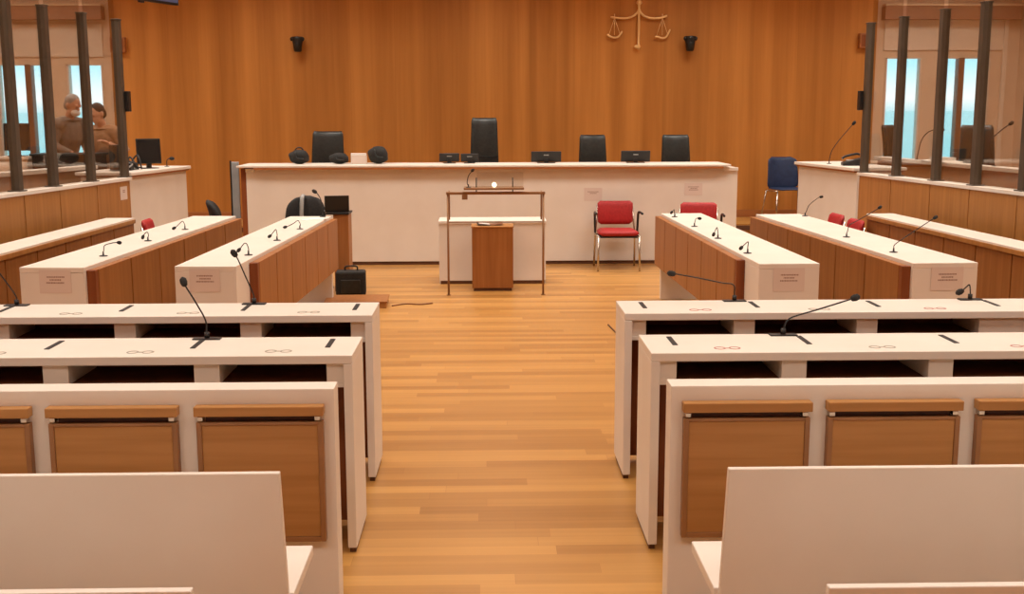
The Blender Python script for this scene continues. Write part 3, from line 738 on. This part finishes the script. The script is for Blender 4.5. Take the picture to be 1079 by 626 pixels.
t = thing('desk_telephone', 'black telephone on the right tall white desk by the end post', 'telephone', (4.07, 12.45, 1.175), R(-100))
obj('body', prism_x(NB(), [(-.1, 0), (.11, 0), (.11, .09), (-.1, .035)], -.09, .09), M['dark'], t, .008)
obj('handset', tube(NB(), smooth_path([(-.07, -.09, .075), (-.075, -.05, .10), (-.075, .06, .125), (-.07, .1, .118)]), [.02] + [.013] * 17 + [.02], 10), M['dark'], t, 0, True)
bx('keypad', (.0, .07, -.06, .04, .052, .066), M['grey'], t, .003)

# ---------------------------------------------------------------- inside the docks
judge_chair((5.83, 13.1, .25), R(-8), 1.61, .42, 'dark high-backed chair behind the right dock glass, nearer the viewer', .6, 'dark chairs in the right dock')
judge_chair((5.45, 14.5, .25), R(35), 1.60, .27, 'dark chair half hidden by a post of the right dock', .6, 'dark chairs in the right dock')
t = thing('reflection_tray', 'white tray on the sill standing in for a reflection inside the right dock', 'tray', (4.32, 11.35, 1.132), R(5))  # white pieces added in place of a bright reflection on the dock glass
for nm, d, m in (('tray', (-.1, .12, -.3, .3, 0, .012), M['paperwhite']), ('reflection_pile', (-.07, .09, -.2, .1, .012, .05), M['white'])): bx(nm, d, m, t, .003)
t.location = (4.82 + .2, 12.35, 1.22); t.rotation_euler = (0, 0, R(3.5)); t['label'] = 'white tray on the rail standing in for a reflection in the right dock glass'

t = thing('dark_desk', 'low black fronted desk behind the left dock glass in front of two persons', 'desk', (-4.43, 12.3, .25))
bx('desk_front', (-.47, .2, 0, .03, 0, 1.06), M['dark'], t, .003)
bx('desk_top', (-.49, .22, -.02, .42, 1.06, 1.085), M['leather'], t, .004)
for x in (-.47, .17): bx('side_panel', (x, x + .03, .03, .4, 0, 1.06), M['dark'], t, .002)
monitor((-5.17, 12.6, .25), 0, .28, .30, 'dark monitor on a tall tan pedestal at the left edge of the left dock', 4, 'screens on the side desks', .06)
t = bpy.data.objects[[o.name for o in bpy.data.objects if o.get('label', '').startswith('dark monitor on a tall tan')][0]]; t.location.z = .25 + 1.05
t = thing('tan_pedestal', 'tan pedestal cabinet carrying a monitor at the left edge of the left dock', 'cabinet', (-5.17, 12.6, .25))
bx('body', (-.16, .16, -.15, .2, 0, 1.02), M['tan'], t, .004)
bx('top_board', (-.18, .18, -.17, .22, 1.02, 1.05), M['tan'], t, .003)
bx('door', (-.14, .14, -.165, -.15, .05, .98), M['tan'], t, .003)

# ---------------------------------------------------------------- people behind the left glass
def limb(bm, pts, rs, flat=1.): return tube(bm, smooth_path(pts, 5), [rs[min(int(i / 5), len(rs) - 2)] + (rs[min(int(i / 5) + 1, len(rs) - 1)] - rs[min(int(i / 5), len(rs) - 2)]) * ((i % 5) / 5) for i in range((len(pts) - 1) * 5 + 1)], 12, True, flat)

def person(label, loc, rz, lean, head_tilt, arms, mats, mask, H=1.68):
    t = thing('person', label, 'person', loc, rz, 'persons behind the left dock glass')
    k = H / 1.7
    S = lambda p: Vector(p) * k
    fw = lambda z: -math.sin(lean) * max(0, z - .92)            # lean forward (-y) above the hips
    up = lambda z: .92 + (z - .92) * math.cos(lean) if z > .92 else z
    T = lambda x, y, z: S((x, y + fw(z), up(z)))
    body = NB()
    limb(body, [T(0, 0, .9), T(0, 0, 1.05), T(0, -.01, 1.25), T(0, 0, 1.40), T(0, .01, 1.46)], [.13 * k, .12 * k, .14 * k, .12 * k, .07 * k])
    limb(body, [T(0, .005, 1.42), T(0, -.005, 1.5), T(0, -.02, 1.56)], [.058 * k, .052 * k, .05 * k])
    hd = T(0, -.03, 1.60); hm = Matrix.Translation(hd) @ Matrix.Rotation(head_tilt[1], 4, 'Z') @ Matrix.Rotation(head_tilt[0], 4, 'X')
    def HB(c, r): ball(body, hm @ (Vector(c) * k), tuple(v * k for v in r), hm.to_3x3().to_4x4(), 16, 12)
    HB((0, .01, .055), (.074, .092, .098)); HB((0, -.035, -.02), (.056, .056, .066)); HB((0, -.095, .02), (.012, .02, .022))
    HB((0, -.078, -.03), (.024, .014, .008)); HB((0, -.07, -.062), (.026, .022, .018))
    for s in (-1, 1):
        HB((s * .076, .012, .03), (.011, .02, .032)); HB((s * .03, -.08, .045), (.014, .008, .009)); HB((s * .03, -.076, .066), (.02, .012, .007))
        hip = .095
        limb(body, [S((s * hip, 0, .92)), S((s * .1, -.01, .5)), S((s * .1, .02, .09))], [.085 * k, .06 * k, .042 * k])
        limb(body, [S((s * .1, .04, .04)), S((s * .105, -.06, .035)), S((s * .11, -.15, .025))], [.038 * k, .04 * k, .025 * k])
        sh, el, wr = T(s * .185, 0, 1.40), None, None
        el = T(*arms[s][0]); wr = T(*arms[s][1])
        limb(body, [sh, (sh + el) / 2, el], [.058 * k, .05 * k, .042 * k]); limb(body, [el, (el + wr) / 2, wr], [.042 * k, .04 * k, .028 * k])
        d = (wr - el).normalized(); side = d.cross(Vector((0, 0, 1))).normalized() if abs(d.z) < .9 else Vector((1, 0, 0)); dn = d.cross(side)
        limb(body, [wr, wr + d * .05 * k, wr + d * .085 * k], [.03 * k, .036 * k, .034 * k], .6)
        for f, (o, ln) in enumerate(((-.028, .065), (-.0095, .075), (.0095, .07), (.028, .055))):
            a = wr + d * .08 * k + side * o * k
            limb(body, [a, a + d * ln * .5 * k, a + d * ln * .85 * k + dn * .012 * k, a + d * ln * k + dn * .026 * k], [.0095 * k, .009 * k, .008 * k, .007 * k])
        a = wr + d * .03 * k - side * .03 * s * k
        limb(body, [a, a + d * .03 * k - side * s * .02 * k, a + d * .06 * k - side * s * .022 * k], [.012 * k, .011 * k, .009 * k])
    rem = (('REMESH', dict(mode='VOXEL', voxel_size=.0075)), ('SMOOTH', dict(factor=.5, iterations=4)))
    obj('body', body, M['skin'], t, 0, True, rem)
    g = NB()
    limb(g, [T(0, 0, .86), T(0, 0, 1.05), T(0, -.01, 1.25), T(0, 0, 1.40), T(0, .008, 1.47)], [.158 * k, .15 * k, .168 * k, .14 * k, .072 * k])
    for s in (-1, 1):
        sh = T(s * .17, 0, 1.395); el = T(*arms[s][0]); wr = T(*arms[s][1])
        ball(g, sh, .088 * k); limb(g, [sh, (sh + el) / 2, el], [.072 * k, .063 * k, .056 * k])
        if mats[3]: limb(g, [el, (el + wr) / 2, el + (wr - el) * .92], [.056 * k, .05 * k, .042 * k])
        limb(g, [T(0, 0, 1.4), T(s * .1, 0, 1.41), sh], [.1 * k, .09 * k, .074 * k])
    obj('shirt', g, mats[0], t, 0, True, (('REMESH', dict(mode='VOXEL', voxel_size=.012)), ('SMOOTH', dict(factor=.5, iterations=6))))
    g = NB()
    limb(g, [S((0, 0, .98)), S((0, 0, .88))], [.15 * k, .16 * k])
    for s in (-1, 1): limb(g, [S((s * .085, 0, .9)), S((s * .1, -.01, .5)), S((s * .1, .02, .07))], [.115 * k, .085 * k, .07 * k])
    obj('trousers', g, mats[1], t, 0, True, (('REMESH', dict(mode='VOXEL', voxel_size=.014)), ('SMOOTH', dict(factor=.5, iterations=4))))
    g = NB()
    ball(g, hm @ (Vector((0, .024, .075)) * k), tuple(v * k for v in (.08, .09, .088)), hm.to_3x3().to_4x4(), 18, 14)
    ball(g, hm @ (Vector((0, .062, .02)) * k), tuple(v * k for v in (.068, .05, .075)), hm.to_3x3().to_4x4(), 18, 14)
    obj('hair', g, mats[2], t, 0, True, (('REMESH', dict(mode='VOXEL', voxel_size=.008)), ('SMOOTH', dict(factor=.5, iterations=3))))
    if mask:
        g = NB(); ball(g, hm @ (Vector((0, -.062, -.03)) * k), tuple(v * k for v in (.058, .052, .045)), hm.to_3x3().to_4x4(), 18, 12)
        obj('face_mask', g, M['paperwhite'], t, 0, True)
    return t
person('grey-haired person in grey-brown shirt and white face mask, head bowed, behind dock glass', (-5.02, 13.55, .25), R(62), R(14), (R(24), R(4)),
       {-1: ((-.25, -.06, 1.15), (-.14, -.27, 1.05)), 1: ((.25, -.06, 1.14), (.13, -.28, 1.06))}, (M['shirt'], M['trousers'], M['hairgrey'], True), True, 1.70)
person('dark-haired person in a tan shirt bending forward beside the grey-haired one', (-4.3, 13.1, .25), R(-18), R(16), (R(26), R(-14)),
       {-1: ((-.27, -.04, 1.17), (-.16, -.25, 1.1)), 1: ((.28, -.05, 1.16), (.2, -.22, 1.26))}, (M['blouse'], M['trousers'], M['hairblack'], False), False, 1.60)

# ---------------------------------------------------------------- on the walls
t = thing('scales_emblem', 'pale golden scales of justice emblem high on the wooden wall', 'emblem', (2.118, YW - .046, 0))
obj('pole', lathe(NB(), [(.012, 2.62), (.02, 2.64), (.03, 2.665), (.016, 2.70), (.016, 3.12), (.03, 3.14), (.016, 3.17), (.016, 3.22), (.04, 3.24), (.045, 3.26), (.03, 3.275), (.018, 3.29), (.03, 3.32), (.004, 3.37)], seg=14), M['gold'], t, 0, True)
bt = obj('base_knob', ball(NB(), (-.02, 0, 2.66), (.04, .02, .028)), M['gold'], t, 0, True)
obj('beam', tube(NB(), smooth_path([(-.39, 0, 3.06), (-.28, 0, 3.045), (-.16, 0, 3.045), (-.07, 0, 3.075), (0, 0, 3.13), (.07, 0, 3.075), (.16, 0, 3.045), (.28, 0, 3.045), (.39, 0, 3.075)]), [.008, ] + [.015] * 47 + [.012], 10), M['gold'], t, 0, True)
for cx, zc, tl in ((-.335, 2.80, .02), (.325, 2.795, .05)):
    bm = NB()
    tube(bm, smooth_path([(cx - .1, 0, zc + .05 - tl), (cx - .06, 0, zc), (cx, 0, zc - .018), (cx + .06, 0, zc), (cx + .11, 0, zc + .05 + tl)]), [.006] + [.013] * 23 + [.006], 10)
    pn = obj('pan', bm, M['gold'], t, 0, True)
    bm = NB()
    for dx in (-.075, 0, .08): tube(bm, [(cx, 0, 3.05), (cx + dx, 0, zc + .02)], .0042, 6)
    obj('chain_set', bm, M['gold'], pn, 0, True)
    obj('hook', tube(NB(), [(cx, 0, 3.03), (cx, 0, 3.1)], .006, 8), M['gold'], pn, 0, True)

for z in (2.75, 3.0): obj('mount_pin', tube(NB(), [(0, 0, z), (0, .046, z)], .008, 8), M['gold'], t, 0, True)

def speaker(x, z, label):
    t = thing('wall_speaker', label, 'speaker', (x, YW - .12, z), 0, 'small black wall speakers')
    obj('cabinet', lathe(NB(), [(.035, -.115), (.052, -.105), (.062, -.02), (.075, .05), (.078, .085), (.03, .09)], seg=20), M['dark'], t, 0, True)
    bx('bracket', (-.02, .02, .05, .12, -.02, .04), M['dark'], t, .003)
    for s in (-1, 1): obj('side_knob', ball(NB(), (s * .075, -.02, .055), (.022, .022, .028)), M['dark'], t, 0, True)
    obj('grille', ball(NB(), (0, -.045, -.02), (.035, .025, .06)), M['leather'], t, 0, True)
    return t
speaker(-2.55, 2.705, 'small black wall speaker on the left of the wooden wall')
speaker(2.82, 2.71, 'small black wall speaker right of the golden scales')

for x, z, lb in ((-5.0, 2.69, 'brown box on the wooden wall seen through the left dock glass'), (5.28, 2.74, 'brown box on the wooden wall seen through the right dock glass')):
    t = thing('wall_box', lb, 'box', (x, YW, z), 0, 'brown wall boxes')
    bx('housing', (-.1, .1, -.09, 0, -.1, .1), M['lipwood'], t, .006)
    bx('grille', (-.08, .08, -.096, -.09, -.08, .08), M['darkwood'], t, .002)

t = thing('hanging_television', 'flat television hanging from the ceiling at the upper left', 'television', (-3.573, 12.72, 2.96), math.atan2(.65, .26) - R(0))
bx('housing', (-.95, .36, 0, .05, 0, .62), M['dark'], t, .006)
bx('screen', (-.93, .34, -.003, 0, .025, .6), M['tvscreen'], t, 0)
bx('sensor_bar', (-.32, -.24, -.004, .02, -.022, 0), M['dark'], t, .002)
obj('ceiling_pole', tube(NB(), [(-.3, .07, .3), (-.3, .07, 4.3 - 2.96)], .025, 12), M['dark'], t, 0, True)

def notice(loc, rz, w, h, label, dens=(.52, .34, .56)):
    t = thing('paper_notice', label, 'notice', loc, rz, 'paper notices taped to the furniture')
    bx('sheet', (-w / 2, w / 2, -.0012, 0, -h / 2, h / 2), M['paper'], t, 0)
    bm = NB(); rnd = random.Random(hash(label) % 999 if False else int(loc[0] * 100))
    for i, d in enumerate(dens):
        z = h * (.2 - i * .125); x = -w * d / 2
        while x < w * d / 2:
            l = rnd.uniform(.004, .009)
            box(bm, x, x + l, -.0017, -.0012, z - .0045, z + .0045); x += l + .0025
    obj('text_lines', bm, M['ink'], t)
    return t
notice((-2.672, 6.9372, .728), -R(2.6), .20, .145, 'paper notice on the near end of the outer left counsel desk')
notice((-1.755, 6.955, .728), -R(2.1), .19, .145, 'paper notice on the near end of the inner left counsel desk')
notice((1.908, 6.942, .715), R(.9), .20, .15, 'paper notice on the near end of the inner right counsel desk')
notice((2.912, 6.938, .715), R(2.6), .21, .15, 'paper notice on the near end of the outer right counsel desk')
notice((1.255, 13.079, .82), 0, .21, .15, 'small paper notice on the judges bench above the lone red armchair', (.6, .35, .0))
notice((2.43, 13.079, .875), 0, .21, .14, 'small paper notice on the judges bench above the half hidden red chair', (.6, .35, .5))
notice((-3.5766, 11.18, .985), R(90 - 6.0), .16, .13, 'pale notice at the far end of the left dock front', (.3, .3, 0))

# ---------------------------------------------------------------- light
def area(name, loc, sx, sy, power, color, rot=(0, 0, 0)):
    l = bpy.data.lights.new(name, 'AREA'); l.shape = 'RECTANGLE'; l.size = sx; l.size_y = sy; l.energy = power; l.color = color
    o = bpy.data.objects.new(name, l); col.objects.link(o); o.location = loc; o.rotation_euler = rot; return o
WARM = (1.0, .925, .83)
for y, e in ((.6, 38), (4.2, 36), (7.6, 45), (10.8, 52), (13.8, 46)):
    for x in (-6.0, -3.0, 0, 3.0, 6.0):  # outermost columns are fill lamps added to brighten the docks
        area('ceiling_and_fill_lamp', (x, y, 4.25), 1.6, 1.2, e * (1.05 if x > 0 else .96), WARM).data.spread = R(132)

w = bpy.data.worlds.new('outdoor_sky'); scene.world = w; w.use_nodes = True
nt = w.node_tree; bg = nt.nodes['Background']
tc = nt.nodes.new('ShaderNodeTexCoord'); sp = nt.nodes.new('ShaderNodeSeparateXYZ'); nt.links.new(tc.outputs['Generated'], sp.inputs[0])
mr = nt.nodes.new('ShaderNodeMapRange'); mr.inputs['From Min'].default_value = -.08; mr.inputs['From Max'].default_value = .12
nt.links.new(sp.outputs['Z'], mr.inputs['Value'])
rp = nt.nodes.new('ShaderNodeValToRGB'); e = rp.color_ramp.elements
e[0].position = 0; e[0].color = lin((150, 205, 215))
e[1].position = 1; e[1].color = lin((150, 220, 245))
for p, c in ((.40, (170, 222, 235)), (.46, (235, 248, 250)), (.50, (225, 246, 252)), (.60, (170, 235, 252))):
    q = e.new(p); q.color = lin(c)
nt.links.new(mr.outputs[0], rp.inputs[0]); nt.links.new(rp.outputs[0], bg.inputs[0]); bg.inputs[1].default_value = 2.0

# ---------------------------------------------------------------- camera
F, W_, H_ = 1180., 1079, 626
vx, hy, roll = 512., 120., R(.12)
yaw = math.atan((W_ / 2 - vx) / F); pitch = math.atan((H_ / 2 - hy) / F)
f = Vector((math.sin(yaw) * math.cos(pitch), math.cos(yaw) * math.cos(pitch), -math.sin(pitch)))
r = f.cross(Vector((0, 0, 1))).normalized(); u = r.cross(f)
r2 = r * math.cos(roll) - u * math.sin(roll); u2 = r * math.sin(roll) + u * math.cos(roll)
cd = bpy.data.cameras.new('camera'); cam = bpy.data.objects.new('camera', cd); col.objects.link(cam)
cam.matrix_world = Matrix(((r2.x, u2.x, -f.x, 0), (r2.y, u2.y, -f.y, 0), (r2.z, u2.z, -f.z, 1.75), (0, 0, 0, 1)))
cd.sensor_fit = 'HORIZONTAL'; cd.sensor_width = 36; cd.lens = F / W_ * 36; cd.clip_start = .05
scene.camera = cam
vs = scene.view_settings
vs.view_transform = 'Standard'; vs.look = 'None'; vs.exposure = 0; vs.gamma = 1; vs.use_curve_mapping = False
